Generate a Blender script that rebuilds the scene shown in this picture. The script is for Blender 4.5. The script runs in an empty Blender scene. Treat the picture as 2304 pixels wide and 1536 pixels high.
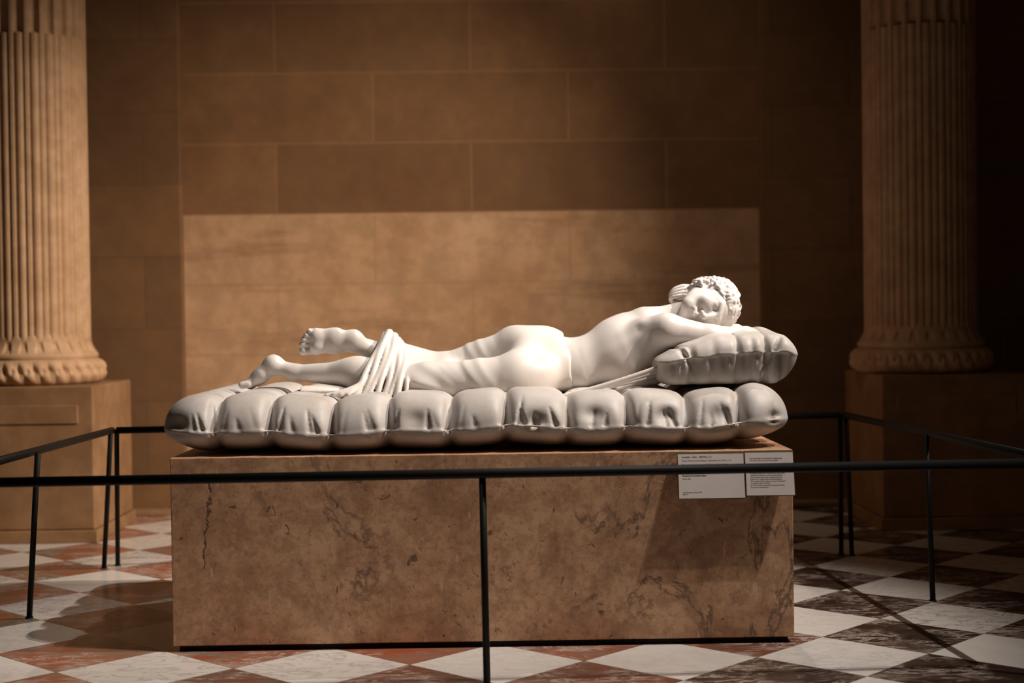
import bpy, math, random
import numpy as np
from mathutils import Vector, Matrix
random.seed(4); RNG = np.random.RandomState(7)
C = bpy.context.scene.collection
sc = bpy.context.scene
# ------------------------------------------------------------------ camera
CAMP = (0.0399, -3.9287, 0.8737); YAW, PITCH, ROLL = 0.0111, -0.0159, -0.0131; FPX = 3340.0
def _axes():
    cy, sy = math.cos(YAW), math.sin(YAW)
    F = Vector((sy*math.cos(PITCH), cy*math.cos(PITCH), math.sin(PITCH))); R = Vector((cy, -sy, 0)); U = R.cross(F)
    c, s = math.cos(ROLL), math.sin(ROLL)
    return F, c*R+s*U, c*U-s*R
AF, AR, AU = _axes()
cd = bpy.data.cameras.new('camera'); cam = bpy.data.objects.new('camera', cd); C.objects.link(cam)
M = Matrix((AR, AU, -AF)).transposed().to_4x4(); M.translation = Vector(CAMP); cam.matrix_world = M
cd.sensor_width = 36; cd.lens = FPX/2304*36; cd.clip_start = .05; cd.clip_end = 60
cd.dof.use_dof = True; cd.dof.focus_distance = 4.12; cd.dof.aperture_fstop = 2.3
sc.camera = cam
def at(px, py, y):
    d = AF + AR*((px-1152)/FPX) + AU*((768-py)/FPX)
    t = (y-CAMP[1])/d.y
    return Vector(CAMP)+d*t
# ------------------------------------------------------------------ world, lights, exposure
w = bpy.data.worlds.new('world'); sc.world = w; w.use_nodes = True
w.node_tree.nodes['Background'].inputs[0].default_value = (1.0, .60, .32, 1)
w.node_tree.nodes['Background'].inputs[1].default_value = .016
def spot(name, loc, tgt, power, angle, blend, rad, col):
    l = bpy.data.lights.new(name, 'SPOT'); l.energy = power; l.spot_size = math.radians(angle); l.spot_blend = blend
    l.shadow_soft_size = rad; l.color = col
    o = bpy.data.objects.new(name, l); C.objects.link(o); o.location = loc
    o.rotation_euler = (Vector(tgt)-Vector(loc)).to_track_quat('-Z', 'Y').to_euler(); return o
spot('key_spot', (4.0, -1.27, 7.6), (.16, .2, .35), 1380, 22, .8, .03, (1, .91, .83))
spot('key_spot_second', (4.0, -1.52, 7.6), (.16, .2, .35), 720, 22, .8, .03, (1, .91, .83))
spot('back_spot', (1.1, 2.4, 4.9), (-.15, .05, .4), 220, 36, .8, .04, (1, .91, .83))
spot('wash_spot', (3.4, -.35, 3.9), (-1.35, 1.5, .1), 1000, 43, 1.0, .03, (1, .86, .73))
spot('wall_fill_spot', (1.9, .2, 3.0), (-1.45, 2.93, .42), 470, 54, 1.0, .05, (1, .80, .62))  # added fill, not a real fixture: brightens lower left wall and column
spot('wall_grazing_fill', (.10, 1.35, 4.4), (.15, 2.93, 1.1), 62, 66, 1.0, .12, (1, .78, .58))  # weak broad fill, added only to even out the upper wall
sc.view_settings.view_transform = 'Standard'; sc.view_settings.look = 'None'
sc.view_settings.exposure = 0.0; sc.view_settings.gamma = 1.0; sc.view_settings.use_curve_mapping = False
# ------------------------------------------------------------------ node helpers / materials
class NT:
    def __init__(s, name, rough=.6, spec=.5):
        s.m = bpy.data.materials.new(name); s.m.use_nodes = True; s.t = s.m.node_tree; s.n = s.t.nodes
        s.b = s.n['Principled BSDF']; s.b.inputs['Roughness'].default_value = rough
        s.b.inputs['Specular IOR Level'].default_value = spec
        s.co = s.n.new('ShaderNodeTexCoord').outputs['Object']
    def link(s, a, b): s.t.links.new(a, b)
    def set(s, inp, v):
        if isinstance(v, (int, float)): inp.default_value = v
        elif isinstance(v, (tuple, list)): inp.default_value = tuple(v)+((1,) if len(v) == 3 and len(inp.default_value) == 4 else ())
        else: s.link(v, inp)
    def math(s, op, a, b=0., c=None, clamp=False):
        n = s.n.new('ShaderNodeMath'); n.operation = op; n.use_clamp = clamp
        s.set(n.inputs[0], a); s.set(n.inputs[1], b)
        if c is not None: s.set(n.inputs[2], c)
        return n.outputs[0]
    def mix(s, f, a, b, mode='MIX'):
        n = s.n.new('ShaderNodeMix'); n.data_type = 'RGBA'; n.blend_type = mode
        s.set(n.inputs[0], f); s.set(n.inputs[6], a); s.set(n.inputs[7], b); return n.outputs[2]
    def noise(s, scale, detail=4, rough=.55, co=None, dist=0., out=0):
        n = s.n.new('ShaderNodeTexNoise'); n.inputs['Scale'].default_value = scale; n.inputs['Detail'].default_value = detail
        n.inputs['Roughness'].default_value = rough; n.inputs['Distortion'].default_value = dist
        s.link(co or s.co, n.inputs['Vector']); return n.outputs[out]
    def ramp(s, f, stops):
        n = s.n.new('ShaderNodeValToRGB'); e = n.color_ramp.elements
        while len(e) < len(stops): e.new(.5)
        for k, (p, c) in enumerate(stops):
            e[k].position = p; e[k].color = (c, c, c, 1) if isinstance(c, (int, float)) else tuple(c)+(1,)
        s.link(f, n.inputs[0]); return n.outputs[0]
    def mapping(s, scale=(1, 1, 1), rot=(0, 0, 0), loc=(0, 0, 0), co=None):
        n = s.n.new('ShaderNodeMapping'); n.inputs['Scale'].default_value = scale; n.inputs['Rotation'].default_value = rot
        n.inputs['Location'].default_value = loc; s.link(co or s.co, n.inputs['Vector']); return n.outputs[0]
    def sep(s, co=None):
        n = s.n.new('ShaderNodeSeparateXYZ'); s.link(co or s.co, n.inputs[0]); return n.outputs
    def comb(s, x, y, z=0.):
        n = s.n.new('ShaderNodeCombineXYZ'); s.set(n.inputs[0], x); s.set(n.inputs[1], y); s.set(n.inputs[2], z); return n.outputs[0]
    def white(s, co):
        n = s.n.new('ShaderNodeTexWhiteNoise'); s.link(co, n.inputs['Vector']); return n.outputs
    def bump(s, h, strength, dist=.01):
        n = s.n.new('ShaderNodeBump'); n.inputs['Strength'].default_value = strength; n.inputs['Distance'].default_value = dist
        s.link(h, n.inputs['Height']); s.link(n.outputs[0], s.b.inputs['Normal'])
    def color(s, c): s.set(s.b.inputs['Base Color'], c)

def mat_statue(name, c1, c2, rough, sss=.0, dirt=.25):
    t = NT(name, rough, .5)
    n = t.noise(5, 5, .6); c = t.mix(t.ramp(n, [(.35, 0), (.7, 1)]), c1, c2)
    v = t.noise(28, 4, .7, dist=.4)
    c = t.mix(t.math('MULTIPLY', t.ramp(v, [(.62, 0), (.72, 1)]), dirt), c, (.42, .27, .17))
    t.color(c); t.bump(t.noise(90, 3, .6), .08, .002)
    if sss:
        t.b.inputs['Subsurface Weight'].default_value = sss; t.b.inputs['Subsurface Radius'].default_value = (.02, .012, .008)
        t.b.inputs['Subsurface Scale'].default_value = .5
    return t.m
M_BODY = mat_statue('polished_white_marble', (.77, .725, .70), (.71, .65, .605), .36, 0, .10)
M_HAIR = mat_statue('white_marble_hair', (.82, .78, .75), (.78, .71, .66), .38, 0, .1)
M_CLOTH = mat_statue('white_marble_cloth', (.79, .745, .71), (.74, .67, .61), .42, 0, .15)
def mat_mattress():
    t = NT('grey_white_marble', .5, .4)
    n = t.noise(7, 5, .6); c = t.mix(t.ramp(n, [(.35, 0), (.7, 1)]), (.57, .535, .51), (.47, .42, .38))
    z = t.sep()[2]
    v = t.noise(42, 5, .72, dist=.6)
    pit = t.ramp(v, [(.64, 0), (.70, 1)])
    c = t.mix(t.math('MULTIPLY', pit, .35), c, (.20, .13, .08))
    vn = t.noise(9, 6, .6, dist=1.2); vein = t.math('SUBTRACT', 1, t.math('MULTIPLY', t.math('ABSOLUTE', t.math('SUBTRACT', vn, .5)), 28), clamp=True)
    c = t.mix(t.math('MULTIPLY', vein, .10), c, (.3, .26, .24))
    t.color(c); t.bump(t.noise(60, 3, .6), .12, .002); return t.m
M_MAT = mat_mattress()

def mat_plinth():
    t = NT('brown_veined_stone', .42, .4)
    n = t.noise(3.2, 6, .62, dist=.3); n2 = t.noise(24, 7, .72)
    c = t.mix(t.ramp(n, [(.30, 0), (.70, 1)]), (.55, .30, .165), (.70, .435, .265))
    lay = t.noise(1, 5, .6, co=t.mapping((1.2, 1.2, 9))); c = t.mix(t.math('MULTIPLY', t.ramp(lay, [(.5, 0), (.66, 1)]), .35), c, (.36, .17, .085))
    c = t.mix(t.math('MULTIPLY', t.ramp(n2, [(.40, 1), (.56, 0)]), .5), c, (.29, .155, .085))
    c = t.mix(t.math('MULTIPLY', t.ramp(t.noise(5.5, 6, .7, dist=.5), [(.36, 1), (.50, 0)]), .65), c, (.30, .155, .085))
    n5 = t.noise(75, 5, .75)
    c = t.mix(t.math('MULTIPLY', t.ramp(n5, [(.34, 1), (.46, 0)]), .5), c, (.18, .11, .07))
    c = t.mix(t.math('MULTIPLY', t.ramp(n5, [(.58, 0), (.68, 1)]), .4), c, (.74, .53, .38))
    st = t.noise(1, 5, .6, co=t.mapping((34, 34, 8)))           # upright pale shell streaks
    c = t.mix(t.math('MULTIPLY', t.ramp(st, [(.65, 0), (.72, 1)]), .6), c, (.74, .54, .38))
    spo = t.noise(34, 3, .6, dist=.8); c = t.mix(t.math('MULTIPLY', t.ramp(spo, [(.66, 0), (.72, 1)]), .75), c, (.09, .055, .04))
    ln = t.noise(1, 7, .66, co=t.mapping((2.4, 2.4, 2.0)), dist=.9)
    vein = t.math('SUBTRACT', 1, t.math('MULTIPLY', t.math('ABSOLUTE', t.math('SUBTRACT', ln, .5)), 55), clamp=True)
    reg = t.ramp(t.noise(1.9, 2), [(.47, 0), (.60, 1)])
    c = t.mix(t.math('MULTIPLY', t.math('MULTIPLY', vein, reg), .8), c, (.08, .055, .045))
    # the long rough crack on the left of the front
    x, y, z = t.sep()[:3]
    wob = t.math('MULTIPLY', t.math('SUBTRACT', t.noise(9, 5, .7), .5), .085)
    xc = t.math('ADD', t.math('MULTIPLY', z, .10), -.765)
    dd = t.math('ABSOLUTE', t.math('SUBTRACT', t.math('ADD', x, wob), xc))
    ck = t.math('SUBTRACT', 1, t.math('DIVIDE', dd, .0045), clamp=True)
    zz = t.math('MULTIPLY', t.math('GREATER_THAN', z, .22), t.math('LESS_THAN', z, .45))
    ck = t.math('MULTIPLY', t.math('MULTIPLY', ck, zz), t.ramp(t.noise(22, 3), [(.38, 0), (.5, 1)]))
    c = t.mix(ck, c, (.075, .05, .04))
    t.color(c)
    h = t.math('SUBTRACT', t.math('MULTIPLY', n2, .4), t.math('MULTIPLY', t.ramp(spo, [(.66, 0), (.72, 1)]), .5))
    t.bump(t.math('SUBTRACT', h, ck), .35, .003); return t.m
M_PL = mat_plinth()

TW, TX, TY, TPHI = .4429, -.6314, -.1937, .0238
def mat_floor():
    t = NT('chequered_marble_tiles', .23, .5)
    co = t.mapping((1, 1, 1), (0, 0, 0), (-TX, -TY, 0))
    rt = t.n.new('ShaderNodeVectorRotate'); rt.rotation_type = 'Z_AXIS'; rt.inputs['Angle'].default_value = -TPHI
    t.link(co, rt.inputs['Vector']); X, Y, _ = t.sep(rt.outputs[0])[:3]
    I = t.math('DIVIDE', X, TW/2); J = t.math('DIVIDE', Y, TW/2)
    p = t.math('DIVIDE', t.math('ADD', I, J), 2); q = t.math('DIVIDE', t.math('SUBTRACT', I, J), 2)
    fp, fq = t.math('FLOOR', p), t.math('FLOOR', q)
    par = t.math('FLOORED_MODULO', t.math('ADD', fp, fq), 2)      # 0 white, 1 dark
    cell = t.comb(fp, fq, 3.7); wn = t.white(cell); r = wn[0]
    off = t.n.new('ShaderNodeVectorMath'); off.operation = 'MULTIPLY_ADD'; t.link(wn[1], off.inputs[0]); off.inputs[1].default_value = (9, 9, 9)
    t.link(t.co, off.inputs[2]); tc = off.outputs[0]
    # white tiles, each with its own grey veining
    wv = t.noise(1, 7, .6, co=t.mapping((7, 16, 1), (0, 0, .5), co=tc), dist=1.3)
    vein = t.math('SUBTRACT', 1, t.math('MULTIPLY', t.math('ABSOLUTE', t.math('SUBTRACT', wv, .5)), 26), clamp=True)
    wc = t.mix(t.noise(4, 4, co=tc), (.80, .75, .70), (.62, .57, .52))
    wc = t.mix(t.math('MULTIPLY', vein, t.math('MULTIPLY', r, .85)), wc, (.16, .14, .125))
    # coloured tiles
    r2 = t.sep(wn[1])[1]
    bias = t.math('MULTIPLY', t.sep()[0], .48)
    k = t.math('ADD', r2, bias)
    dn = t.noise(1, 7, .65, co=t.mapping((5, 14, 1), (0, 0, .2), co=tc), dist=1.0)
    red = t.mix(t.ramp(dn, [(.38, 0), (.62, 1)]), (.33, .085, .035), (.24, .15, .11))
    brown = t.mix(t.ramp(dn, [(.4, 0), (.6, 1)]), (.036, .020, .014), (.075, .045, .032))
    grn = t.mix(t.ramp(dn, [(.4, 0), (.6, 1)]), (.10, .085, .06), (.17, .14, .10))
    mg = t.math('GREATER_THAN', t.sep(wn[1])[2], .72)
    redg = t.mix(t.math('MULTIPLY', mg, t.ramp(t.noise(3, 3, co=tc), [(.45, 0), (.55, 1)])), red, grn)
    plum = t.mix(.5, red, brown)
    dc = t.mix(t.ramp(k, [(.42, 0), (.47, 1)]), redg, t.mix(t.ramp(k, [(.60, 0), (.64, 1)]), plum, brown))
    v2 = t.noise(1, 8, .72, co=t.mapping((6, 17, 1), (0, 0, -.25), co=tc), dist=1.6)
    ve2 = t.math('SUBTRACT', 1, t.math('MULTIPLY', t.math('ABSOLUTE', t.math('SUBTRACT', v2, .48)), 24), clamp=True)
    msk = t.ramp(t.noise(6, 4, co=tc), [(.42, 0), (.54, 1)])
    dc = t.mix(t.math('MULTIPLY', t.math('MULTIPLY', ve2, msk), .9), dc, (.62, .50, .43))
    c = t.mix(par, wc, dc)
    ep = t.math('ABSOLUTE', t.math('SUBTRACT', t.math('FRACT', p), .5)); eq = t.math('ABSOLUTE', t.math('SUBTRACT', t.math('FRACT', q), .5))
    e = t.math('SUBTRACT', .5, t.math('MAXIMUM', ep, eq))
    jn = t.math('LESS_THAN', e, .0045)
    c = t.mix(t.math('MULTIPLY', jn, .8), c, (.10, .07, .05))
    t.color(c)
    t.set(t.b.inputs['Roughness'], t.math('ADD', t.math('MULTIPLY', t.noise(14, 3), .18), .2))
    t.bump(t.math('ADD', t.math('MULTIPLY', t.noise(5, 2), .5), t.math('MULTIPLY', jn, -.3)), .08, .004)
    return t.m
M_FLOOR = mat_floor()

def mat_wall(name, ca, cb, x0, z0, bw, rh, split=None, cc=None, cdk=None, joint=(.30, .19, .11), jw=.006):
    t = NT(name, .75, .25); X, Y, Z = t.sep()[:3]
    rz = t.math('DIVIDE', t.math('SUBTRACT', Z, z0), rh); row = t.math('FLOOR', rz)
    sh = t.math('MULTIPLY', t.math('FLOORED_MODULO', row, 2), .5)
    cx = t.math('ADD', t.math('DIVIDE', t.math('SUBTRACT', X, x0), bw), sh); col = t.math('FLOOR', cx)
    wn = t.white(t.comb(col, row, 1.3))[0]
    n = t.noise(2.2, 6, .62); n2 = t.noise(9, 6, .7)
    lay = t.noise(1, 5, .6, co=t.mapping((.8, 1, 7)))
    c = t.mix(t.ramp(n, [(.35, 0), (.65, 1)]), ca, cb)
    c = t.mix(t.math('MULTIPLY', wn, .55), c, t.mix(.5, ca, (.10, .06, .035)))
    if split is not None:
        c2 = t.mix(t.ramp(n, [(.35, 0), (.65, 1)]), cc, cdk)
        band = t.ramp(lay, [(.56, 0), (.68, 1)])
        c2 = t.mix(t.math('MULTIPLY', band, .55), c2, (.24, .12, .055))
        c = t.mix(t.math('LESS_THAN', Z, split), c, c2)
    c = t.mix(t.math('MULTIPLY', t.ramp(n2, [(.42, 1), (.6, 0)]), .25), c, (.12, .07, .04))
    ez = t.math('ABSOLUTE', t.math('SUBTRACT', t.math('FRACT', rz), .5)); ez = t.math('MULTIPLY', t.math('SUBTRACT', .5, ez), rh)
    ex = t.math('ABSOLUTE', t.math('SUBTRACT', t.math('FRACT', cx), .5)); ex = t.math('MULTIPLY', t.math('SUBTRACT', .5, ex), bw)
    j = t.math('LESS_THAN', t.math('MINIMUM', ez, ex), jw)
    c = t.mix(t.math('MULTIPLY', j, .32), c, joint)
    t.color(c); t.bump(t.math('ADD', t.math('MULTIPLY', n2, .5), t.math('MULTIPLY', lay, .5)), .3, .01)
    return t.m
def mat_simple(name, col, rough, metal=0., spec=.5):
    t = NT(name, rough, spec); n = t.noise(20, 3)
    t.color(t.mix(t.math('MULTIPLY', n, .4), col, tuple(v*.6 for v in col))); t.b.inputs['Metallic'].default_value = metal; return t.m
def mat_column():
    t = NT('carved_column_stone', .7, .3); n = t.noise(3, 6, .6); n2 = t.noise(12, 5, .65)
    c = t.mix(t.ramp(n, [(.35, 0), (.65, 1)]), (.50, .31, .17), (.60, .39, .24))
    c = t.mix(t.math('MULTIPLY', t.ramp(n2, [(.4, 1), (.6, 0)]), .3), c, (.30, .17, .09)); t.color(c); t.bump(n2, .2, .006); return t.m
M_COL = mat_column()
M_PED = mat_wall('pedestal_stone', (.27, .145, .066), (.36, .21, .105), 5, 0, 4, 3)
M_RAIL = mat_simple('black_satin_metal', (.008, .008, .007), .55, 0., .18)
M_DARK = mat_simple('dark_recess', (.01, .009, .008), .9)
M_PAPER = mat_simple('label_card', (.66, .59, .56), .5)
M_EDGE = mat_simple('label_edge', (.12, .10, .05), .4)
M_INK = mat_simple('label_ink', (.05, .035, .03), .7)
# ------------------------------------------------------------------ object helpers
def link(o, parent=None):
    C.objects.link(o)
    if parent is not None: o.parent = parent
    return o
def mesh_obj(name, v, f, mat, parent=None, smooth=False):
    m = bpy.data.meshes.new(name)
    if isinstance(v, np.ndarray):
        nf = len(f); m.vertices.add(len(v)); m.vertices.foreach_set('co', v.astype(np.float32).ravel())
        m.loops.add(nf*4); m.loops.foreach_set('vertex_index', f.astype(np.int32).ravel())
        m.polygons.add(nf); m.polygons.foreach_set('loop_start', np.arange(0, nf*4, 4, dtype=np.int32))
        m.update(calc_edges=True)
    else: m.from_pydata(v, [], f)
    m.polygons.foreach_set('use_smooth', np.full(len(m.polygons), smooth)); m.materials.append(mat); m.validate(); m.update()
    return link(bpy.data.objects.new(name, m), parent)
def tag(o, label=None, cat=None, group=None, kind=None):
    for k, v in (('label', label), ('category', cat), ('group', group), ('kind', kind)):
        if v: o[k] = v
    return o
def empty(name, loc):
    o = bpy.data.objects.new(name, None); o.location = loc; o.empty_display_size = .05; return link(o)
def box(name, lo, hi, mat, parent=None, bev=0.):
    (a, b, c), (d, e, f) = lo, hi
    v = [(a, b, c), (d, b, c), (d, e, c), (a, e, c), (a, b, f), (d, b, f), (d, e, f), (a, e, f)]
    q = [(0, 3, 2, 1), (4, 5, 6, 7), (0, 1, 5, 4), (1, 2, 6, 5), (2, 3, 7, 6), (3, 0, 4, 7)]
    o = mesh_obj(name, v, q, mat, parent)
    if bev:
        md = o.modifiers.new('bevel', 'BEVEL'); md.width = bev; md.segments = 3
    return o
def tube(name, pts, r, mat, parent=None, n=16):
    vs, fs = [], []; pts = [Vector(p) for p in pts]
    for i, p in enumerate(pts):
        d = (pts[min(i+1, len(pts)-1)]-pts[max(i-1, 0)]).normalized(); up = Vector((0, 0, 1)) if abs(d.z) < .9 else Vector((1, 0, 0))
        a = d.cross(up).normalized(); b = d.cross(a)
        sc_ = 1.0
        if 0 < i < len(pts)-1:
            e = (pts[i]-pts[i-1]).normalized(); sc_ = 1/max(.5, e.dot(d))
        for k in range(n):
            th = 2*math.pi*k/n; q = a*math.cos(th)+b*math.sin(th); vs.append(tuple(p+q*r))
    for i in range(len(pts)-1):
        for k in range(n): fs.append((i*n+k, i*n+(k+1) % n, (i+1)*n+(k+1) % n, (i+1)*n+k))
    fs.append(tuple(range(n-1, -1, -1))); fs.append(tuple(range((len(pts)-1)*n, len(pts)*n)))
    return mesh_obj(name, vs, fs, mat, parent, True)
# ------------------------------------------------------------------ implicit surfaces -> meshes
class Field:
    def __init__(s, lo, hi, h):
        s.lo = np.array(lo, np.float32); s.h = h
        s.ax = [np.arange(lo[k], hi[k]+h, h, dtype=np.float32) for k in range(3)]
        s.F = np.full([len(a) for a in s.ax], 1.0, np.float32)
    def sub(s, a, b, m):
        sl = []
        for k in range(3):
            i0 = max(0, int((min(a[k], b[k])-m-s.lo[k])/s.h)); i1 = min(len(s.ax[k]), int((max(a[k], b[k])+m-s.lo[k])/s.h)+2)
            if i1 <= i0: return None
            sl.append(slice(i0, i1))
        g = [s.ax[0][sl[0]][:, None, None], s.ax[1][sl[1]][None, :, None], s.ax[2][sl[2]][None, None, :]]
        return tuple(sl), g
    def blend(s, sl, d, k, op):
        A = s.F[sl]
        if op == 'add':
            if k <= 0: s.F[sl] = np.minimum(A, d)
            else:
                hh = np.clip(.5+.5*(A-d)/k, 0, 1); s.F[sl] = A*(1-hh)+d*hh-k*hh*(1-hh)
        else:
            hh = np.clip(.5-.5*(A+d)/max(k, 1e-5), 0, 1); s.F[sl] = A*(1-hh)-d*hh+k*hh*(1-hh)
    def cone(s, a, b, ra, rb, k=.02, op='add', squash=None, sq=1.):
        r = s.sub(a, b, max(ra, rb)*max(1, sq)+k+.02)
        if r is None: return
        sl, (X, Y, Z) = r; ba = [b[i]-a[i] for i in range(3)]; L = sum(v*v for v in ba)+1e-12
        px, py, pz = X-a[0], Y-a[1], Z-a[2]
        t = np.clip((px*ba[0]+py*ba[1]+pz*ba[2])/L, 0, 1)
        dx, dy, dz = px-t*ba[0], py-t*ba[1], pz-t*ba[2]
        if squash is not None:
            n = Vector(squash).normalized(); w_ = dx*n[0]+dy*n[1]+dz*n[2]; f = (1/sq-1)
            dx, dy, dz = dx+w_*n[0]*f, dy+w_*n[1]*f, dz+w_*n[2]*f
        s.blend(sl, (np.sqrt(dx*dx+dy*dy+dz*dz)-(ra+(rb-ra)*t)).astype(np.float32), k, op)
    def ell(s, c, rad, k=.02, op='add', frame=None):
        m = max(rad); r = s.sub(c, c, m+k+.02)
        if r is None: return
        sl, (X, Y, Z) = r; px, py, pz = X-c[0], Y-c[1], Z-c[2]
        if frame: q = [px*e[0]+py*e[1]+pz*e[2] for e in frame]
        else: q = [px, py, pz]
        k0 = np.sqrt(sum((q[i]/rad[i])**2 for i in range(3))); k1 = np.sqrt(sum((q[i]/rad[i]**2)**2 for i in range(3)))+1e-9
        s.blend(sl, (k0*(k0-1)/k1).astype(np.float32), k, op)
    def path(s, pts, k=.015, **kw):
        """one smooth strand through the points: segments are joined first, then blended in once"""
        rm = max(r for _, r in pts); lo = [min(p[i] for p, _ in pts) for i in range(3)]; hi = [max(p[i] for p, _ in pts) for i in range(3)]
        r_ = s.sub(lo, hi, rm+k+.015)
        if r_ is None: return
        sl, (X, Y, Z) = r_; D = None
        for (a, ra), (b, rb) in zip(pts[:-1], pts[1:]):
            ba = [b[i]-a[i] for i in range(3)]; L = sum(v*v for v in ba)+1e-12; px, py, pz = X-a[0], Y-a[1], Z-a[2]
            t = np.clip((px*ba[0]+py*ba[1]+pz*ba[2])/L, 0, 1)
            d = np.sqrt((px-t*ba[0])**2+(py-t*ba[1])**2+(pz-t*ba[2])**2)-(ra+(rb-ra)*t)
            D = d if D is None else np.minimum(D, d)
        s.blend(sl, D.astype(np.float32), k, 'add')
    def grids(s): return s.ax[0][:, None, None], s.ax[1][None, :, None], s.ax[2][None, None, :]
    def mesh(s):
        F = s.F; F[0] = F[-1] = 1; F[:, 0] = F[:, -1] = 1; F[:, :, 0] = F[:, :, -1] = 1
        S = F < 0; nx, ny, nz = F.shape
        c = np.zeros((nx-1, ny-1, nz-1), np.uint8)
        for i in (0, 1):
            for j in (0, 1):
                for k in (0, 1): c += S[i:nx-1+i, j:ny-1+j, k:nz-1+k]
        act = (c > 0) & (c < 8); idx = np.argwhere(act); ids = np.full(act.shape, -1, np.int32); ids[act] = np.arange(len(idx))
        P = np.zeros((len(idx), 3), np.float64); W = np.zeros(len(idx))
        co = [(i, j, k) for i in (0, 1) for j in (0, 1) for k in (0, 1)]
        for a in range(8):
            for b in range(a+1, 8):
                A, B = co[a], co[b]
                if sum(abs(A[q]-B[q]) for q in range(3)) != 1: continue
                fa = F[idx[:, 0]+A[0], idx[:, 1]+A[1], idx[:, 2]+A[2]]; fb = F[idx[:, 0]+B[0], idx[:, 1]+B[1], idx[:, 2]+B[2]]
                m = (fa < 0) != (fb < 0); t = np.where(m, fa/np.where(fa == fb, 1, fa-fb), 0)
                for q in range(3): P[:, q] += np.where(m, A[q]+(B[q]-A[q])*t, 0)
                W += m
        V = (idx+P/W[:, None])*s.h+s.lo
        quads = []
        for ax in range(3):
            o = [slice(0, n-1) for n in F.shape]; o2 = list(o); o2[ax] = slice(1, F.shape[ax])
            A = S[tuple(o)]; B = S[tuple(o2)]; e = np.argwhere(A != B); u, v = (ax+1) % 3, (ax+2) % 3
            e = e[(e[:, u] > 0) & (e[:, v] > 0)]
            du = np.zeros(3, int); du[u] = 1; dv = np.zeros(3, int); dv[v] = 1
            g = lambda q: ids[q[:, 0], q[:, 1], q[:, 2]]
            Q = np.stack([g(e-du-dv), g(e-dv), g(e), g(e-du)], 1)
            flip = ~A[e[:, 0], e[:, 1], e[:, 2]]; Q[flip] = Q[flip][:, ::-1]; quads.append(Q)
        Q = np.concatenate(quads); Q = Q[(Q >= 0).all(1)]
        # light smoothing
        for _ in range(2):
            acc = np.zeros_like(V); cnt = np.zeros(len(V))
            for a, b in ((0, 1), (1, 2), (2, 3), (3, 0)):
                for u_, v_ in ((a, b), (b, a)):
                    for q in range(3): acc[:, q] += np.bincount(Q[:, u_], V[Q[:, v_], q], len(V))
                    cnt += np.bincount(Q[:, u_], minlength=len(V))
            V = V*.5+.5*acc/np.maximum(cnt, 1)[:, None]
        return V, Q
    def obj(s, name, mat, parent=None, smooth_mod=True):
        V, Q = s.mesh(); return mesh_obj(name, V, Q, mat, parent, True)
def sst(a, b, x):
    t = np.clip((x-a)/(b-a), 0, 1); return t*t*(3-2*t)
# ================================================================== SETTING
WY, FY = 2.93, 2.88                                              # centre wall plane, flanking wall plane
XL, XR = at(411, 700, FY).x, at(1714, 700, FY).x
zj = at(1100, 476, WY).z; rh = at(1100, 318, WY).z-zj
xj = at(1061, 400, WY).x; bw = (at(1499, 400, WY).x-xj)
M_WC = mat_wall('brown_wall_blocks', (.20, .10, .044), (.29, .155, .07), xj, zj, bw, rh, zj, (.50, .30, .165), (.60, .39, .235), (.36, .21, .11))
M_WF = mat_wall('dark_wall_blocks', (.20, .105, .046), (.27, .145, .065), xj+.3, zj-.19, bw*.8, rh*1.02, joint=(.12, .07, .04))
def plane(name, v, mat):
    o = mesh_obj(name, v, [(0, 1, 2, 3)], mat); o['kind'] = 'structure'; return o
tag(box('floor', (-7, -6, -.1), (7, WY+.3, 0), M_FLOOR), kind='structure')
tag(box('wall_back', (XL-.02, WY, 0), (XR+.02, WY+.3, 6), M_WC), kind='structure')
tag(box('wall_left', (-7, FY, 0), (XL, WY+.3, 6), M_WF, bev=.006), kind='structure')
tag(box('wall_right', (XR, FY, 0), (7, WY+.3, 6), M_WF, bev=.006), kind='structure')
# low stone step running along the foot of the wall
tag(box('trim_1', (-7, WY-.16, 0), (7, WY+.02, .022), M_PED, bev=.005), kind='structure')

# ------------------------------------------------------------------ columns on pedestals
def shaft_mesh(r0, z0, z1, zc, nfl=24, per=16):
    n = nfl*per; ths = np.arange(n)*2*np.pi/n; ph = (np.arange(n) % per)/per
    u = np.clip((ph-.13)/.74, 0, 1); inside = (ph > .13) & (ph < .87)
    conc = np.where(inside, -np.sqrt(np.maximum(0, 1-(2*u-1)**2))*r0*.105, 0)
    cable = np.where(inside, -r0*.11+np.sqrt(np.maximum(0, 1-(2*u-1)**2))*r0*.115, 0)
    zs = [z0]; rings = []
    scal = r0*.18
    zl = list(np.linspace(z0, z0+scal*1.3, 9))+list(np.linspace(z0+scal*1.5, zc-.012, 5))+[zc-.011, zc, zc+.001]+[z1]
    V = []
    for z in zl:
        if z < z0+scal*1.3:                                        # rounded lower ends of the flutes
            t = (z-z0)/(scal*1.3); msk = np.where(np.abs(2*u-1) < math.sqrt(max(0, 1-(1-t)**2)), 1, 0)
            off = cable*msk
        elif z < zc: off = cable
        else: off = conc
        r = r0+off; V.append(np.stack([r*np.cos(ths), r*np.sin(ths), np.full(n, z)], 1))
    V = np.concatenate(V); Q = []; a = np.arange(n); b = (a+1) % n
    for i in range(len(zl)-1): Q.append(np.stack([i*n+a, i*n+b, (i+1)*n+b, (i+1)*n+a], 1))
    return V, np.concatenate(Q)
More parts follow.
